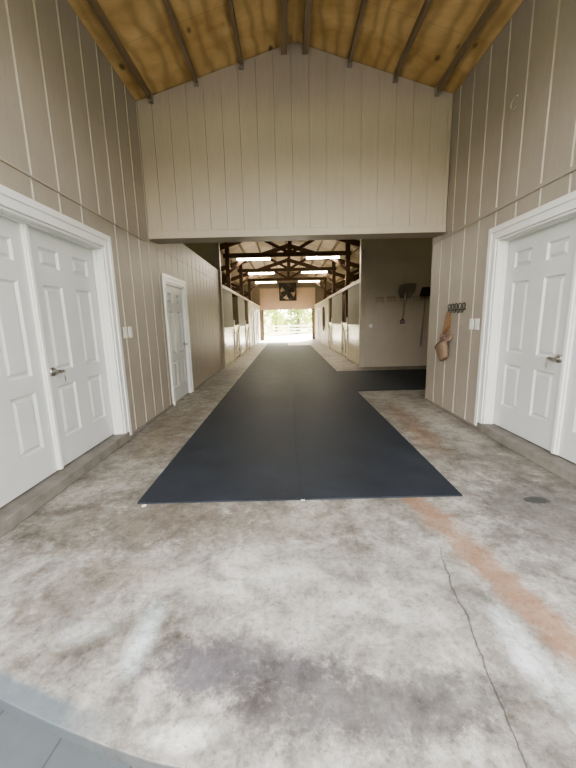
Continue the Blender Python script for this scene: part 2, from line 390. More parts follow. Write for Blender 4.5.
# far gable with the opening
mb = MB(); OX0, OX1, OZ = -1.77, 2.05, 2.27
for a, b, z0 in ((XO0-.15, OX0, 0), (OX0, OX1, OZ), (OX1, XO1+.15, 0)):
    siding(mb, PY(YEND), a, b, z0, lambda x: RZ(x)-.012, 0, .3, th=.15, gd=.005, brk=(.2,))
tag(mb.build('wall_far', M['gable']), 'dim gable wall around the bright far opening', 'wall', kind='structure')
mb = MB()
mb.box(-1.94, 2.23, YEND-.10, YEND-.02, 2.28, 3.80); 
for i in range(17): mb.box(-1.94+i*.26, -1.92+i*.26, YEND-.108, YEND-.10, 2.28, 3.80)
p = mb.build('wall_panel_far', M['tanpanel']); tag(p, 'pinkish tan ribbed board panel above the far opening', 'panel', kind='structure')
mb = MB(); mb.box(-1.97, 2.26, YEND-.13, YEND-.02, 3.80, 3.87)  # bright line of light above the panel, modelled as a pale strip
tag(mb.build('trim_4', M['cream'], bevel=.004), 'pale strip standing in for the bright line of light atop the tan panel', 'trim', kind='structure')
for n, a, b in ((5, OX0-.02, OX0+.06), (6, OX1-.06, OX1+.02)):
    mb = MB(); mb.box(a, b, YEND-.02, YEND+.02, 0, 2.28)
    tag(mb.build('trim_%d' % n, M['darkwood']), 'dark upright at the %s side of the far opening' % ('left' if n == 5 else 'right'), 'trim', kind='structure')

# flashing strips on the seams
mb = MB(); mb.box(XL, XL+.013, 1.3, YH-.016, SEAM-.010, SEAM+.002)
tag(mb.build('trim_7', M['wall_in']), 'thin seam strip along the left wall above the doors', 'trim', kind='structure')
mb = MB(); mb.box(XR-.012, XR, 1.2, 5.87, SEAM-.02, SEAM+.02)
tag(mb.build('trim_8', M['wall'], bevel=.004), 'thin raised seam strip along the right wall above the door', 'trim', kind='structure')
# curbs
mb = MB(); mb.box(XL-.15, XL+.03, 1.42, 4.13, 0, .105); mb.box(XL-.10, XL+.02, 4.13, 5.83, 0, .045); mb.box(XL-.10, XL+.02, 7.10, YLP, 0, .03)
tag(mb.build('baseboard_left', M['curb'], bevel=.008), 'grey concrete sill and kerb at the foot of the left wall', 'kerb', kind='structure')
mb = MB(); mb.box(XR-.03, XR+.15, 1.2, 4.16, 0, .105); mb.box(XR-.015, XR+.10, 4.16, 5.87, 0, .03)
tag(mb.build('baseboard_right', M['curb'], bevel=.008), 'grey concrete sill and kerb at the foot of the right wall', 'kerb', kind='structure')

# ------------------------------------------------------------------ setting: roof
def roof(name, y0, y1, mat, label):
    mb = MB()
    vs = []
    for x, z in ((XO0-.6, RZ(XO0-.6)), (.2, RZ(.2)), (XO1+.6, RZ(XO1+.6))):
        for y in (y0, y1): vs += [(x, y, z), (x, y, z+.05)]
    fs = []
    for i in range(2):
        a, b = 4*i, 4*i+4
        fs += [(a, b, b+2, a+2), (a+1, a+3, b+3, b+1), (a, a+1, b+1, b), (a+2, b+2, b+3, a+3)]
    fs += [(0, 2, 3, 1), (8, 9, 11, 10)]
    mb.add(vs, fs); o = mb.build(name, mat); return tag(o, label, 'ceiling', kind='structure')
def purlin(parent, x, y0, y1, mat, w=.045, h=.085):
    z = RZ(x); s = -.305 if x > .2 else .305
    mb = MB(); a = math.atan(s)
    mb.beam((x, y0, z-h/2-.002), (x, y1, z-h/2-.002), w, h)
    return mb.build('purlin', mat, parent)
cl = roof('ceiling', .8, YH+.3, M['ply'], 'golden plywood ceiling with timber purlins over the entrance')
for x in (-1.80, -1.16, -.53, .95, 1.58, 2.17): purlin(cl, x, 1.36, YH, M['purlin'])
for x in (.06, .35): 
    o = purlin(cl, x, 1.36, YH, M['purlin'], .08, .12); o.name = 'ridge_board'
mb = MB(); mb.box(.175, .225, 1.36, YH, RZ(.2)-.03, RZ(.2)-.002); mb.build('ridge_batten', M['ply'], cl)
for x in (-1.80, -1.16, -.53, .05, .36, .95, 1.58, 2.17):
    mb = MB(); mb.box(x-.028, x+.028, YH-.06, YH-.005, RZ(x)-.115, RZ(x)-.012); mb.build('joist_hanger', M['steel'], cl)
cb = roof('ceiling', YH+.3, YEND+.6, M['ply_barn'], 'plywood roof over the stall aisle, coloured pale as if lit, with purlins')
for x in (-5.2,-4.6,-3.9,-3.2,-2.5,-1.80,-1.16,-.53,.08,.32,.95,1.58,2.17,2.9,3.6,4.3,5.0,5.6): purlin(cb, x, YH+.3, YEND-.02, M['purlin'], .05, .13)

# ------------------------------------------------------------------ doors
def leaf(mb, P, w, h, t=.045):
    """six-panel leaf: P(u, z, d)"""
    cols = ((.125*w/.95, .375*w/.95), (.575*w/.95, .825*w/.95)); rows = ((.265, .755), (.895, 1.665), (1.815, 1.985)); s = h/2.13
    rows = [(a*s, b*s) for a, b in rows]
    us = sorted({0, w, *[x for c in cols for x in c]}); zs = sorted({0, h, *[z for r in rows for z in r]})
    for i in range(len(us)-1):
        for j in range(len(zs)-1):
            a, b, c, d = us[i], us[i+1], zs[j], zs[j+1]
            if (a, b) in [tuple(q) for q in cols] and (c, d) in [tuple(q) for q in rows]:
                rings = [(0, 0), (.016, -.020), (.026, -.020), (.050, -.004)]; vs = []; fs = []
                for ins, dep in rings: vs += [P(a+ins, c+ins, dep), P(b-ins, c+ins, dep), P(b-ins, d-ins, dep), P(a+ins, d-ins, dep)]
                for k in range(len(rings)-1):
                    for q in range(4): fs.append((4*k+q, 4*k+(q+1) % 4, 4*k+4+(q+1) % 4, 4*k+4+q))
                k = 4*(len(rings)-1); fs.append((k, k+1, k+2, k+3)); mb.add(vs, fs)
            else: mb.add([P(a,c,0), P(b,c,0), P(b,d,0), P(a,d,0)], [(0,1,2,3)])
    mb.add([P(u,z,d) for d in (0,-t) for u,z in ((0,0),(w,0),(w,h),(0,h))], [(4,7,6,5),(0,4,5,1),(1,5,6,2),(2,6,7,3),(3,7,4,0)])
def frame_box(mb, P, u0, u1, z0, z1, d0, d1):
    vs = [P(u,z,d) for d in (d0,d1) for u,z in ((u0,z0),(u1,z0),(u1,z1),(u0,z1))]
    mb.add(vs, [(0,1,2,3),(7,6,5,4),(0,4,5,1),(1,5,6,2),(2,6,7,3),(3,7,4,0)])
def lever(P, u, z, d, direction, parent, name='lever_handle'):
    mb = MB()
    o = P(u, z, d); n = (P(u, z, d+1)-o); uu = (P(u+1, z, d)-o)*direction; zz = Vector((0,0,1))
    M4 = Matrix((( *(uu), ), ( *(zz), ), ( *(n), ))).transposed().to_4x4(); M4.translation = o
    mb.lathe([(.042, 0), (.042, .007), (.036, .016), (.016, .018), (.013, .05), (.016, .056), (.016, .07), (.0, .071)], M4, 18)
    mb.tube([M4 @ Vector(p) for p in ((-.012,0,.056),(.02,.001,.060),(.055,0,.060),(.08,-.003,.056),(.088,-.005,.052))], [.019,.018,.015,.012,.008], 10)
    return mb.build(name, M['nickel'], parent, smooth=False)
def make_door(n, P, u0, u1, z0, z1, leaves, rec, casw, label, zbot=0, far_first=True):
    root = empty('door_%d' % n, P((u0+u1)/2, zbot, 0), label, 'door', kind='structure')
    mb = MB()
    for k, (a, b) in enumerate(((0, casw), (casw*.0, casw*.62))):      # two-step casing
        d = (.002, .022) if k == 0 else (.022, .034)
        off = 0 if k == 0 else casw*.38
        frame_box(mb, P, u0-casw, u0-(casw-b if k else 0), zbot, z1+casw, *d) if k == 0 else frame_box(mb, P, u0-casw, u0-casw*.55, zbot, z1+casw, *d)
        frame_box(mb, P, u1, u1+casw, zbot, z1+casw, *d) if k == 0 else frame_box(mb, P, u1+casw*.55, u1+casw, zbot, z1+casw, *d)
        frame_box(mb, P, u0, u1, z1, z1+casw, *d) if k == 0 else frame_box(mb, P, u0-casw*.55, u1+casw*.55, z1+casw*.55, z1+casw, *d)
    mb.build('casing', M['white'], root, bevel=.004)
    mb = MB()
    frame_box(mb, P, u0, u0+.022, z0, z1, -rec-.05, .002); frame_box(mb, P, u1-.022, u1, z0, z1, -rec-.05, .002); frame_box(mb, P, u0+.022, u1-.022, z1-.022, z1, -rec-.05, .002)
    frame_box(mb, P, u0+.022, u0+.036, z0, z1-.022, -rec+.004, -rec+.044); frame_box(mb, P, u1-.036, u1-.022, z0, z1-.022, -rec+.004, -rec+.044); frame_box(mb, P, u0+.036, u1-.036, z1-.036, z1-.022, -rec+.004, -rec+.044)
    mb.build('jamb', M['white'], root, bevel=.003)
    for a, b, hu, hd in leaves:
        mb = MB(); Q = lambda u, z, d, a=a: P(a+u, z0+.012+z, -rec+d)
        leaf(mb, Q, b-a, z1-z0-.04); lf = mb.build('door_leaf', M['leafwhite'], root)
        if hu is not None: lever(P, hu, 1.015, -rec, hd, lf)
        he = a if hd == -1 else b
    return root
DL = lambda u, z, d: Vector((XL+d, u, z)); DR = lambda u, z, d: Vector((XR-d, u, z))
d1 = make_door(1, DL, D1[0], D1[1], .105, D1[3], [(1.955, 2.975, None, 1), (3.00, 4.005, 3.085, 1)], .115, .135, 'white six-panel double door on the left wall nearest the entrance', .05)
mb = MB(); frame_box(mb, DL, 2.955, 3.025, .12, 2.25, -.115, -.095); frame_box(mb, DL, 2.965, 3.000, .12, 2.25, -.095, -.08); mb.build('mullion', M['white'], d1, bevel=.003)
d2 = make_door(2, DR, D2[0], D2[1], .105, D2[3], [(2.005, 3.045, None, 1), (3.07, 4.065, 3.155, 1)], .115, .135, 'white six-panel double door on the right wall near the entrance', .05)
mb = MB(); frame_box(mb, DR, 3.025, 3.095, .12, 2.25, -.115, -.095); frame_box(mb, DR, 3.045, 3.08, .12, 2.25, -.095, -.08); mb.build('mullion', M['white'], d2, bevel=.003)
d3 = make_door(3, DL, D3[0], D3[1], .0, D3[3], [(5.975, 6.955, 6.86, -1)], .03, .12, 'single white six-panel door further along the left wall', .0)
for P, u, s, lab in ((DL, 3.135, 'left', 'small key hanging under the lever handle of the left double door'), (DR, 3.205, 'right', 'small key hanging under the lever handle of the right double door')):
    mb = MB(); o = lambda du, z, d: P(u+du, z, d)
    mb.tube([o(.0, 1.005, -.045), o(.012, .985, -.048), o(.02, .97, -.05)], .003, 6)
    mb.tube([o(.02+.012*math.cos(a), .958+.012*math.sin(a), -.05) for a in [i*PI/6 for i in range(12)]], .003, 6, True)
    frame_box(mb, o, .014, .024, .915, .948, -.052, -.049)
    tag(mb.build('door_key', M['brass']), lab, 'key')

# ------------------------------------------------------------------ switches, hooks, muzzle
def switch(P, u, z, label):
    r = empty('light_switch', P(u, z, 0), label, 'switch', 'white switch plates by the doors')
    mb = MB(); frame_box(mb, P, u-.048, u+.048, z-.07, z+.07, .0, .008); mb.build('plate', M['plate'], r, bevel=.003)
    mb = MB(); frame_box(mb, P, u-.018, u+.018, z-.034, z+.034, .008, .012); mb.build('rocker', M['white'], r, bevel=.002)
    for dz in (-.052, .052):
        mb = MB(); frame_box(mb, P, u-.003, u+.003, z+dz-.003, z+dz+.003, .008, .0095); mb.build('screw', M['steel'], r)
switch(DL, 4.335, 1.325, 'white switch plate beside the left double door, the one nearer the door casing')
switch(DL, 4.475, 1.325, 'white switch plate beside the left double door, the one farther from the casing')
switch(DR, 4.505, 1.325, 'white switch plate between hook rack and right double door, nearer the hooks')
switch(DR, 4.375, 1.325, 'white switch plate between hook rack and right double door, nearer the casing')

r = empty('hook_rack', DR(4.93, 1.5, 0), 'black iron rack of five horseshoe hooks on the right wall', 'hook rack')
mb = MB(); frame_box(mb, DR, 4.68, 5.19, 1.512, 1.532, .004, .012); mb.build('bar', M['black'], r)
for i in range(5):
    u = 4.725+i*.105; mb = MB()
    mb.tube([DR(u+.036*math.sin(a), 1.572+.036*math.cos(a), .010) for a in [-2.6+j*5.2/14 for j in range(15)]], .0065, 8)
    mb.tube([DR(u, 1.53, .012), DR(u, 1.50, .014), DR(u, 1.482, .024), DR(u, 1.482, .036), DR(u, 1.50, .042)], .0065, 8)
    mb.build('horseshoe_hook', M['black'], r)

m = empty('grazing_muzzle', DR(5.2, .8, .03), 'tan leather and webbing grazing muzzle hanging from the hook rack', 'muzzle')
U = lambda u, z, d: DR(u-.075, z-.012, d)
mb = MB()
mb.strip([U(5.165,1.50,.05), U(5.19,1.42,.045), U(5.195,1.33,.05), U(5.22,1.26,.05), U(5.27,1.19,.045)], [.07,.11,.12,.11,.08], .016, (0,1,0))
mb.strip([U(5.15,1.50,.035), U(5.145,1.38,.03), U(5.15,1.26,.035), U(5.155,1.17,.04)], [.05,.07,.07,.055], .012, (0,1,0))
mb.build('leather_strap', M['leather'], m, smooth=False)
mb = MB()
for cu, cz, ru, rz, tl, th in ((5.24,1.13,.10,.05,.3,.016), (5.17,1.10,.075,.055,-.5,.014), (5.25,1.06,.11,.045,.7,.013), (5.33,1.11,.06,.07,.1,.011), (5.12,1.14,.05,.045,.2,.018)):
    mb.tube([U(cu+ru*math.cos(a)*math.cos(tl)-rz*math.sin(a)*math.sin(tl), cz+ru*math.cos(a)*math.sin(tl)+rz*math.sin(a)*math.cos(tl), .05+.025*math.sin(a+cu*9)) for a in [i*PI/9 for i in range(18)]], th, 6, True)
mb.strip([U(5.2,1.1,.05), U(5.15,1.02,.05), U(5.12,.96,.05), U(5.11,.9,.06)], .05, .012, (0,1,0))
mb.build('webbing', M['oldstrap'], m)
mb = MB(); mb.strip([U(5.28,1.14,.075), U(5.22,1.1,.085), U(5.18,1.06,.085), U(5.24,1.02,.075)], .045, .012, (0,1,0)); mb.build('red_webbing', M['redstrap'], m)
mb = MB(); mb.strip([U(5.3,1.04,.05), U(5.24,1.0,.06), U(5.21,.95,.06), U(5.29,.915,.06), U(5.41,.885,.055)], [.05,.07,.08,.06,.03], .014, (0,.75,.66)); mb.build('dark_strap', M['darkstrap'], m)
# basket: open bowl tilted, mouth up-left
mb = MB(); cen = U(5.21, .92, .075); ax = Vector((0, .50, .86)).normalized(); sx = Vector((1,0,0)); sy = ax.cross(sx)
n = 20; vs = []; fs = []; prof = [(.150,.12),(.152,.10),(.142,.04),(.125,-.04),(.112,-.095),(.085,-.118),(.005,-.122)]
for r_, z_ in prof:
    for j in range(n):
        a = 2*PI*j/n; q = cen+ax*z_+sx*(math.cos(a)*r_*.45)+sy*(math.sin(a)*r_); vs.append(q)
for i in range(len(prof)-1):
    for j in range(n): fs.append((i*n+j, i*n+(j+1) % n, (i+1)*n+(j+1) % n, (i+1)*n+j))
mb.add(vs, fs); bk = mb.build('basket', M['netting'], m, smooth=True); s_ = bk.modifiers.new('solid', 'SOLIDIFY'); s_.thickness = .006
mb = MB(); mb.tube([cen+ax*.12+sx*(math.cos(a)*.069)+sy*(math.sin(a)*.152) for a in [i*2*PI/24 for i in range(24)]], .008, 6, True); mb.build('rim', M['darkstrap'], bk)

mb = MB(); mb.tube([DR(3.95+.06*math.cos(a), 3.56+.06*math.sin(a), .024) for a in [-2.2+i*4.4/14 for i in range(15)]], .008, 6)
tag(mb.build('wall_ring', M['trimtaupe']), 'painted curved hook high on the right wall above the door', 'hook')

# ------------------------------------------------------------------ tools on the back wall
T = lambda x, z, d: Vector((x, YB-d, z))
hangers = []
def hanger(x, label, z=2.0):
    r = empty('tool_hanger', T(x, z, 0), label, 'tool hanger', 'tan tool hangers on the shaded wall')
    mb = MB(); mb.box(x-.13, x+.13, YB-.018, YB-.001, z+.015, z+.055); mb.build('backboard', M['hanger'], r, bevel=.003)
    for dx in (-.085, 0, .085):
        mb = MB(); mb.tube([T(x+dx+.02, z+.05, .022), T(x+dx, z-.02, .025), T(x+dx-.012, z-.085, .03), T(x+dx-.015, z-.10, .06), T(x+dx-.005, z-.06, .085), T(x+dx+.015, z-.01, .10)], .009, 6)
        mb.build('prong', M['hanger'], r)
    return r
hanger(2.73, 'empty tan tool hanger nearest the pale corner post', 1.99); hanger(3.07, 'empty tan tool hanger just left of the scoop shovel', 1.99)
hanger(3.42, 'tan tool hanger that carries the scoop shovel', 1.99); hanger(3.80, 'tan tool hanger between the scoop shovel and the fork', 2.0); hanger(4.07, 'tan tool hanger that carries the dark fork', 2.0)
r = empty('scoop_shovel', T(3.41, 1.28, .1), 'dark scoop shovel hung blade up on the shaded wall', 'shovel')
mb = MB(); nu, nv = 10, 8; vs = []; fs = []
for j in range(nv+1):
    v = j/nv
    for i in range(nu+1):
        u = i/nu*2-1; wv = .15+.10*min(1, v*1.9) if v < .5 else .25-.02*(v-.5)
        x = 3.435+u*wv+.07*v*(1 if u > -2 else 0); z = 1.985+v*.41-.03*u*u*v+.02*u*v; d = .075+.035*(u*u)+.03*(1-v)**2
        vs.append(T(x, z, d))
for j in range(nv):
    for i in range(nu): a = j*(nu+1)+i; fs.append((a, a+1, a+nu+2, a+nu+1))
mb.add(vs, fs); b = mb.build('blade', M['shovel'], r, smooth=True); s_ = b.modifiers.new('solid', 'SOLIDIFY'); s_.thickness = .006
mb = MB(); mb.tube([T(3.44,2.16,.12), T(3.435,2.04,.125), T(3.425,1.93,.115)], [.012,.022,.021], 10); mb.build('socket', M['steel'], r, smooth=True)
mb = MB(); mb.tube([T(3.427,1.96,.11), T(3.40,1.40,.10)], .017, 10); mb.build('shaft', M['hanger'], r, smooth=True)
mb = MB(); mb.tube([T(3.40,1.44,.10), T(3.39,1.395,.10), T(3.335,1.34,.10), T(3.325,1.285,.10), T(3.445,1.285,.10), T(3.44,1.34,.10), T(3.395,1.395,.10)], .016, 8); mb.build('grip', M['black'], r)
TF = lambda x, z, d: T(x-.13, z, d+.03)
r = empty('manure_fork', TF(4.1, .6, .1), 'dark manure fork hung head up beside the bay corner', 'fork')
mb = MB()
vs = [TF(3.97,2.03,.09), TF(4.44,2.03,.09), TF(4.44,2.06,.16), TF(3.97,2.04,.16), TF(4.05,2.27,.05), TF(4.40,2.27,.05), TF(4.40,2.28,.10), TF(4.05,2.28,.10)]
mb.add(vs, [(0,1,2,3),(4,5,6,7),(0,1,5,4),(1,2,6,5),(2,3,7,6),(3,0,4,7)]); mb.build('head', M['black'], r, bevel=.01)
for i in range(9):
    x = 3.985+i*.055; mb = MB(); mb.tube([TF(x,2.06,.14), TF(x,2.0,.16), TF(x,1.95,.15)], [.010,.009,.006], 6); mb.build('tine', M['black'], r)
mb = MB(); mb.tube([TF(4.20,2.16,.10), TF(4.14,1.95,.11), TF(4.10,1.2,.10), TF(4.07,.60,.09)], .017, 10); mb.build('handle', M['hanger'], r, smooth=True)
r = empty('outlet_cover', T(2.49, 1.22, 0), 'small pale weatherproof outlet cover on the tool wall', 'outlet')
mb = MB(); mb.box(2.445, 2.535, YB-.03, YB, 1.17, 1.27); mb.build('box', M['plate'], r, bevel=.012)
mb = MB(); mb.box(2.455, 2.525, YB-.042, YB-.03, 1.18, 1.26); mb.build('lid', M['white'], r, bevel=.008)

# ------------------------------------------------------------------ rubber mats
ML, MC, MR_ = -1.232, .085, 1.385
nth = ['first', 'second', 'third', 'fourth', 'fifth', 'sixth', 'seventh', 'eighth']
L_ = 2.5
for side, x0, x1, rows in (('left', ML, MC, 8), ('right', MC, MR_, 7)):
    for i in range(rows):
        y0 = 2.53+i*L_; mb = MB(); mb.box(x0+.0004, x1-.0004, y0+.0006, y0+L_-.0006, 0.0005, .013)
        tag(mb.build('rubber_mat', M['mat'], bevel=.001), 'black rubber floor mat of the %s aisle column, %s from the entrance' % (side, nth[i]), 'mat', 'rubber mats down the aisle')
for i in range(3):
    a = MR_+.003+i*1.5; b = a+1.494
    mb = MB(); mb.box(a, min(b, XO1-.1), 6.72, 9.42, .0005, .012)
    tag(mb.build('rubber_mat', M['mat'], bevel=.003), ['black rubber mat branching right off the aisle, touching the aisle mats', 'black rubber mat in the side bay below the tools', 'black rubber mat deepest in the side bay'][i], 'mat', 'rubber mats in the side bay')
for x, y, lab in ((.10, 2.535, 'small white scrap lying at middle of the mat front edge'), (-1.16, 2.50, 'small white scrap lying near the left front mat corner')):
    mb = MB(); n = 7; pts = [(x+(.014+.014*rnd.random())*math.cos(2*PI*j/n), y+(.012+.014*rnd.random())*math.sin(2*PI*j/n)) for j in range(n)]
    mb.add([(a, b, .001) for a, b in pts]+[(a, b, .004+.006*rnd.random()) for a, b in pts], [tuple(range(n))[::-1], tuple(range(n, 2*n))]+[(j, (j+1) % n, n+(j+1) % n, n+j) for j in range(n)])
    tag(mb.build('paper_scrap', M['scrap']), lab, 'scrap')

# ------------------------------------------------------------------ stalls
def boards(mb, X, s, y0, y1, z0, z1, bh=.15, t=.035):
    n = max(1, round((z1-z0)/bh)); h = (z1-z0)/n
    for i in range(n):
        xa, xb = sorted((X-s*t, X)); mb.box(xa, xb, y0, y1, z0+i*h+.011, z0+(i+1)*h-.011)
    xa, xb = sorted((X-s*(t+.01), X-s*.012)); mb.box(xa, xb, y0, y1, z0, z1)
def bx(mb, X, s, d0, d1, y0, y1, z0, z1): 
    xa, xb = sorted((X+s*d0, X+s*d1)); mb.box(xa, xb, y0, y1, z0, z1)
def stall(X, s, ya, yp, yd, label, zt=2.48, zm=1.22):
    """panel from ya to yp, doorway from yp to yd; s=+1 when the aisle lies toward +x"""
    r = empty('stall_front', (X, (ya+yd)/2, 0), label, 'stall front', 'horse stall fronts along the aisle')
    mb = MB(); bx(mb, X, s, -.05, .03, ya, yd, zt, zt+.10); mb.build('top_rail', M['cream'], r, bevel=.005)
    P = (lambda u, d, z: Vector((X+s*d, u, z)))
    mb = MB(); siding(mb, P, ya, yp, zm, zt, ya+.12, .19, th=.04, gd=.008, gw=.02); mb.build('upper_panel', M['stallpanel'], r)
    mb = MB(); boards(mb, X, s, ya, yp, .02, zm); mb.build('lower_panel', M['stall'], r)
    mb = MB(); bx(mb, X, s, -.04, .02, ya, yp, zm-.03, zm+.03); mb.build('mid_rail', M['stallwhite'], r)
    for y in (yp, yd-.09):
        mb = MB(); bx(mb, X, s, -.06, .03, y, y+.09, 0, 1.50 if y == yp else 1.36); mb.build('door_post', M['stallwhite'], r, bevel=.004)
    mb = MB(); boards(mb, X-s*.005, s, yp+.10, yd-.10, .06, 1.27); 
    bx(mb, X, s, -.04, .015, yp+.10, yd-.10, 1.25, 1.30); dr = mb.build('half_door', M['stall'], r)
    mb = MB(); mb.beam((X+s*.02, yp+.12, .15), (X+s*.02, yd-.12, 1.18), .02, .06, (1,0,0)); mb.build('brace', M['stallwhite'], dr)
    mb = MB(); bx(mb, X, s, .03, .06, yp-.10, yp+.22, 1.02, 1.06); mb.tube([(X+s*.06, yp+.2, 1.04), (X+s*.07, yp+.2, .7), (X+s*.06, yp+.1, .35), (X+s*.05, yp+.16, .2)], .012, 6); mb.build('latch', M['black'], dr)
    for z in (.3, 1.05):
        mb = MB(); bx(mb, X, s, .01, .03, yd-.35, yd-.05, z, z+.05); mb.build('hinge', M['black'], dr)
    return r
stall(XSL, 1, YLP+.14, 13.0, 14.45, 'left side stall front nearest the entrance, grey panel over pale boards')
stall(XSL, 1, 14.46, 16.75, 18.4, 'left side stall front second along the aisle')
stall(XSR, -1, YB+.14, 12.35, 13.65, 'right side stall front next to the tool wall corner')
stall(XSR, -1, 13.66, 16.65, 18.0, 'right side stall front second along the aisle')
# boarded rooms past the stalls
def room(X, s, y0, name, hole, label):
    mb = MB(); P = (lambda u, d, z: Vector((X+s*d, u, z)))
    a, b = hole[0]; siding(mb, P, y0, a, 0, 2.45, y0+.1, .3, th=.06)
    for (h0, h1), (g0, g1) in zip(hole, hole[1:]+[(YEND-.15, None)]):
        siding(mb, P, h0, h1, 2.12, 2.45, y0+.1, .3, th=.06); siding(mb, P, h1, g0, 0, 2.45, y0+.1, .3, th=.06)
    o = mb.build(name, M['cream']); tag(o, label, 'wall', kind='structure')
    mb = MB(); bx(mb, X, s, -.06, .03, y0, YEND-.15, 2.45, 2.57); return mb
mb = room(XSL, 1, 18.42, 'wall_far_left', [(20.0, 21.1), (23.0, 24.2)], 'cream boarded wall past the left stalls with two doors')
tag(mb.build('trim_9', M['cream']), 'cream rail on top of the boarded wall past the left stalls', 'trim', kind='structure')
mb = room(XSR, -1, 18.02, 'wall_far_right', [(22.4, 23.6)], 'cream boarded wall past the right stalls with one door')
tag(mb.build('trim_10', M['cream']), 'cream rail on top of the boarded wall past the right stalls', 'trim', kind='structure')
for n, X, s, a, b, lab in ((4, XSL, 1, 20.0, 21.1, 'pale door in the left boarded wall just past the stalls'), (5, XSL, 1, 23.0, 24.2, 'pale door in the left boarded wall nearest the far opening'), (6, XSR, -1, 22.4, 23.6, 'pale door in the right boarded wall near the far opening')):
    P = lambda u, z, d, X=X, s=s: Vector((X+s*d, u, z))
    make_door(n, P, a, b, .0, 2.12, [(a+.025, b-.025, b-.12 if s > 0 else a+.12, -1 if s > 0 else 1)], .03, .10, lab)
r = empty('halter_bundle', (XSR-.03, 19.9, 1.0), 'dark halters and straps hanging on the right boarded wall', 'halter')
for k, (dy, zt, zb, w) in enumerate(((-.16,2.1,1.0,.10), (.02,2.15,.85,.12), (.18,2.08,1.1,.10))):
    mb = MB(); mb.tube([(XSR-.05-.01*k, 19.9+dy+w*math.sin(a)*(.5+.5*(1-math.cos(a))/2), (zt+zb)/2+(zt-zb)/2*math.cos(a)) for a in [i*2*PI/20 for i in range(20)]], .035, 6, True)
    mb.tube([(XSR-.05, 19.9+dy-w*.7, (zt+zb)/2+.1), (XSR-.06, 19.9+dy+w*.7, (zt+zb)/2-.1)], .03, 6); mb.build('halter_strap', M['darkstrap'], r)

# ------------------------------------------------------------------ posts, trusses, lights, fan
TY = (13.3, 17.1, 20.9)
for i, y in enumerate(TY):
    for s, x in (('left', -2.115), ('right', 2.345)):
        mb = MB(); mb.box(x-.078, x+.078, y-.09, y+.09, 0, RZ(x)-.16)
        tag(mb.build('timber_post', M['darkwood'], bevel=.006), 'dark timber post behind the %s stall fronts, %s from the entrance' % (s, nth[i]), 'post', 'dark posts carrying the roof trusses')
r = empty('roof_truss', (.2, TY[0], 3.8), 'dark timber roof truss nearest the entrance', 'truss', 'dark roof trusses over the aisle')
ch = lambda x: RZ(x)-.26
y = TY[0]-.13
for s in (-1, 1):
    xe = XO0+.05 if s < 0 else XO1-.05
    mb = MB(); mb.beam((xe, y, ch(xe)), (.2, y, ch(.2)), .05, .20); mb.build('top_chord', M['darkwood'], r)
    mb = MB(); mb.beam((.2, y+.05, 3.86), (.2+s*1.25, y+.05, ch(.2+s*1.25)), .045, .11); mb.build('web', M['darkwood'], r)
    xp = -2.115 if s < 0 else 2.345
    mb = MB(); mb.beam((xp, y+.05, 3.05), (xp+s*1.7, y+.05, ch(xp+s*1.7)), .045, .11); mb.build('web', M['darkwood'], r)
    mb = MB(); mb.beam((xp, y+.05, 3.2), (xp-s*.75, y+.05, 3.80), .045, .10); mb.build('knee_brace', M['darkwood'], r)
    mb = MB(); mb.beam((xp, y, 2.98), (xe, y, 2.95), .05, .16); mb.build('lower_tie', M['darkwood'], r)
mb = MB(); mb.beam((-2.25, y, 3.82), (2.45, y, 3.82), .06, .15); mb.build('bottom_chord', M['darkwood'], r)
mb = MB(); mb.beam((.2, y, 3.8), (.2, y, RZ(.2)-.18), .14, .07, (0,1,0)); mb.build('king_post', M['darkwood'], r)
mb = MB(); mb.box(-.02, .42, y-.04, y-.027, 3.74, 3.96); mb.build('gusset', M['darkwood'], r)
dup(r, (0, TY[1]-TY[0], 0), 'dark timber roof truss second from the entrance'); dup(r, (0, TY[2]-TY[0], 0), 'dark timber roof truss farthest from the entrance')
def lamp(x, y, label):
    r = empty('fluorescent_light', (x, y, 3.74), label, 'light', 'fluorescent strips under the trusses')
    mb = MB(); mb.box(x-.61, x+.61, y-.07, y+.07, 3.70, 3.742); mb.build('housing', M['white'], r, bevel=.004)
    mb = MB(); mb.box(x-.60, x+.60, y-.065, y+.065, 3.655, 3.70); mb.build('diffuser', M['tube'], r, bevel=.015)
    for s in (-1, 1):
        mb = MB(); mb.box(x+s*.6, x+s*.615, y-.07, y+.07, 3.64, 3.742); mb.build('end_cap', M['white'], r)
    return r
l0 = lamp(-1.13, TY[0]-.13, 'glowing fluorescent strip on the nearest truss, left of the centre post')
for i, y in enumerate(TY):
    for s, x in (('left', -1.13), ('right', 1.40)):
        if (i, s) == (0, 'left'): continue
        dup(l0, (x+1.13, y-TY[0], 0), 'glowing fluorescent strip on the %s truss, %s of the centre post' % (('nearest', 'second', 'farthest')[i], s))
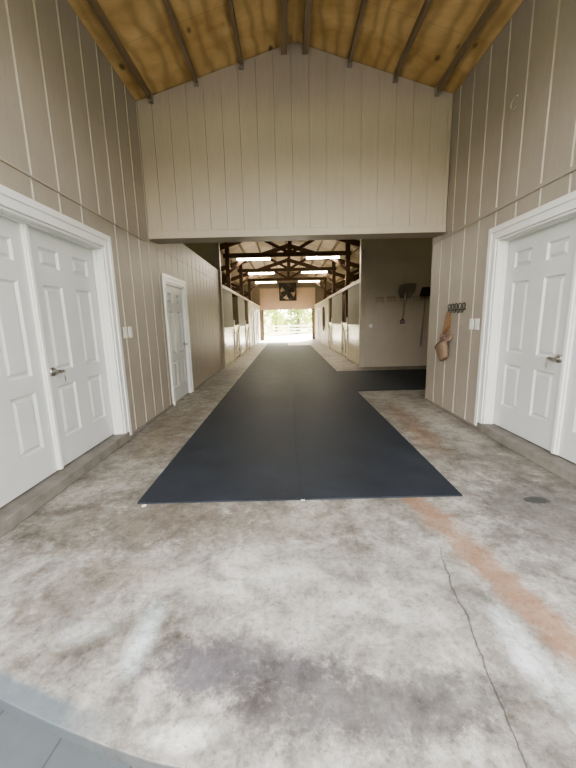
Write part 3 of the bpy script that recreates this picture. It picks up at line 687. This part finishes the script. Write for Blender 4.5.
# fan
fx, fy, fz, R_ = .18, 26.15, 3.55, .56
r = empty('barn_fan', (fx, fy, fz-.64), 'large square dark fan hanging above the far opening', 'fan')
mb = MB(); S = .64; n = 32; vs = []; fs = []
for yy in (fy-.10, fy+.12):
    for j in range(n):
        a = 2*PI*j/n; q = max(abs(math.cos(a)), abs(math.sin(a))); vs.append((fx+S*math.cos(a)/q, yy, fz+S*math.sin(a)/q))
    for j in range(n):
        a = 2*PI*j/n; vs.append((fx+R_*math.cos(a), yy, fz+R_*math.sin(a)))
for j in range(n):
    k = (j+1) % n; fs += [(j, k, n+k, n+j), (2*n+j, 3*n+j, 3*n+k, 2*n+k), (j, 2*n+j, 2*n+k, k), (n+j, n+k, 3*n+k, 3*n+j)]
mb.add(vs, fs); mb.build('housing', M['fanmetal'], r)
for i in range(4):
    a0 = math.radians(22+90*i); mb = MB(); vs = []; fs = []; k = 6
    for q in range(k+1):
        rr = .08+q*.46/k; wd = .12+.16*math.sin(PI*min(1, q/k*.62+.1)); tw = .5-.25*q/k
        for e in (-1, 1):
            t_ = e*wd/ 2*1.5; u = rr; v = t_*math.cos(tw)+.06*(q/k)**2; d = t_*math.sin(tw)
            vs.append((fx+u*math.cos(a0)-v*math.sin(a0), fy+d*.6, fz+u*math.sin(a0)+v*math.cos(a0)))
    for q in range(k): fs.append((2*q, 2*q+1, 2*q+3, 2*q+2))
    mb.add(vs, fs); b = mb.build('blade', M['fanmetal'], r); s_ = b.modifiers.new('solid', 'SOLIDIFY'); s_.thickness = .006
mb = MB(); mb.lathe([(.0,-.09),(.09,-.08),(.10,0),(.10,.12),(.0,.13)], Matrix.Translation((fx, fy, fz)) @ Matrix.Rotation(PI/2, 4, 'X')); mb.build('hub', M['fanmetal'], r)
mb = MB(); mb.beam((fx-R_-.02, fy+.11, fz), (fx+R_+.02, fy+.11, fz), .03, .05); mb.build('motor_bracket', M['fanmetal'], r)
for s in (-1, 1):
    mb = MB(); mb.tube([(fx+s*.5, fy, fz+S-.01), (fx+s*.45, fy, RZ(fx+s*.45)-.01)], .012, 6); mb.build('hanging_chain', M['fanmetal'], r)

# ------------------------------------------------------------------ outside: fence, trees
r = empty('paddock_fence', (0, 31.2, -.03), 'white board paddock fence beyond the far opening', 'fence')
for z in (.42, .70, .98):
    mb = MB(); mb.box(-13, 13, 31.14, 31.18, z-.07, z+.07); mb.build('rail', M['whitefence'], r, bevel=.004)
for i in range(11):
    x = -11.8+i*2.4; mb = MB(); mb.box(x-.06, x+.06, 31.18, 31.30, -.06, 1.12); mb.build('fence_post', M['whitefence'], r, bevel=.006)
def tree(x, y, h, w, mat, label, z0=.2, seed=1):
    q = random.Random(seed); r = empty('tree', (x, y, -.13), label, 'tree', 'trees beyond the paddock fence')
    mb = MB(); mb.tube([(x, y, -.16), (x+.1, y, h*.3), (x-.1, y+.1, h*.7)], [.22, .16, .07], 8)
    for i in range(5):
        a = q.random()*6.28; mb.tube([(x, y, h*(.25+.08*i)), (x+math.cos(a)*w*.3, y+math.sin(a)*w*.3, h*(.45+.09*i)), (x+math.cos(a)*w*.42, y+math.sin(a)*w*.42, h*(.55+.09*i))], [.07,.05,.02], 6)
    mb.build('trunk', M['bark'], r)
    mb = MB(); cl = [(q.gauss(0, w*.26), q.gauss(0, w*.26), z0+(h-z0)*q.random(), w*(.16+.12*q.random())) for _ in range(20)]
    for _ in range(2600):
        cx, cy, cz, cr = q.choice(cl); d = Vector((q.gauss(0,1), q.gauss(0,1), q.gauss(0,1))).normalized()*cr*(.6+.45*q.random())
        p = Vector((x+cx, y+cy, max(.05, cz+d.z)))+Vector((d.x, d.y, 0)); a = Vector((q.gauss(0,1), q.gauss(0,1), q.gauss(0,1))).normalized(); b = a.orthogonal().normalized(); s = .10+.09*q.random()
        mb.add([p-a*s*1.5, p+b*s*.7, p+a*s*1.5, p-b*s*.7], [(0,1,2,3)])
    mb.build('crown', mat, r)
for k, (x, y, h, w, m_, lab) in enumerate(((-4.6,43,6.5,3.2,'leaf3','grey-brown tree beyond the fence at the left edge of the far opening'), (-1.5,52,6.5,4.6,'leaf1','bright yellow-green tree beyond the fence, left of centre in the far opening'),
        (1.4,43,6.5,3.4,'leaf2','mid green tree beyond the fence, right of centre in the far opening'), (5.0,52,6.0,4.6,'leaf1','low yellow-green tree beyond the fence at the right of the far opening'),
        (-9.5,60,9,5,'leaf2','mid green tree beyond the fence, far to the left'), (10.5,62,9,5,'leaf2','mid green tree beyond the fence, far to the right'))):
    tree(x, y, h, w, M[m_], lab, seed=k+3)

# ------------------------------------------------------------------ light and camera
wd = bpy.data.worlds.new('sky'); bpy.context.scene.world = wd; wd.use_nodes = True; nt = wd.node_tree
sk = nt.nodes.new('ShaderNodeTexSky'); sk.sky_type = 'NISHITA'; sk.sun_disc = False; sk.sun_elevation = math.radians(34); sk.sun_rotation = math.radians(20)
sk.air_density = 1.2; sk.dust_density = 3.0; sk.ozone_density = 1.0
hs = nt.nodes.new('ShaderNodeHueSaturation'); hs.inputs['Saturation'].default_value = .30; nt.links.new(sk.outputs[0], hs.inputs['Color'])
mx = nt.nodes.new('ShaderNodeMix'); mx.data_type = 'RGBA'; mx.blend_type = 'MULTIPLY'; mx.inputs[0].default_value = 1.0; mx.inputs[7].default_value = (1.0, .928, .850, 1)
nt.links.new(hs.outputs[0], mx.inputs[6])
bg = nt.nodes['Background']; nt.links.new(mx.outputs[2], bg.inputs[0]); bg.inputs[1].default_value = .42
sl = bpy.data.lights.new('sun', 'SUN'); sl.energy = 13; sl.angle = .01; sl.color = (1, .95, .86)
so = bpy.data.objects.new('sun', sl); C.objects.link(so)
az, el = math.radians(20), math.radians(34)
d = Vector((math.sin(az)*math.cos(el), math.cos(az)*math.cos(el), math.sin(el)))     # toward the sun
so.rotation_euler = d.to_track_quat('Z', 'Y').to_euler()

cd = bpy.data.cameras.new('camera'); co = bpy.data.objects.new('camera', cd); C.objects.link(co)
cd.sensor_width = 36; cd.sensor_fit = 'AUTO'; cd.lens = 341.46/768*36; cd.clip_start = .05; cd.clip_end = 300
p, yw, rl = math.radians(-10.455), math.radians(-.0742), math.radians(1.3486)
Rm = Matrix.Rotation(yw, 3, 'Z') @ Matrix.Rotation(p, 3, 'X') @ Matrix.Rotation(rl, 3, 'Y')
B = Matrix((Rm.col[0], Rm.col[2], -Rm.col[1])).transposed()
co.matrix_world = Matrix.Translation((0, 0, 1.42)) @ B.to_4x4()
sc = bpy.context.scene; sc.camera = co
sc.view_settings.view_transform = 'AgX'; sc.view_settings.look = 'AgX - Medium High Contrast'; sc.view_settings.exposure = 2.07
sc.cycles.max_bounces = 10; sc.cycles.diffuse_bounces = 6; sc.cycles.glossy_bounces = 4; sc.cycles.sample_clamp_indirect = 8
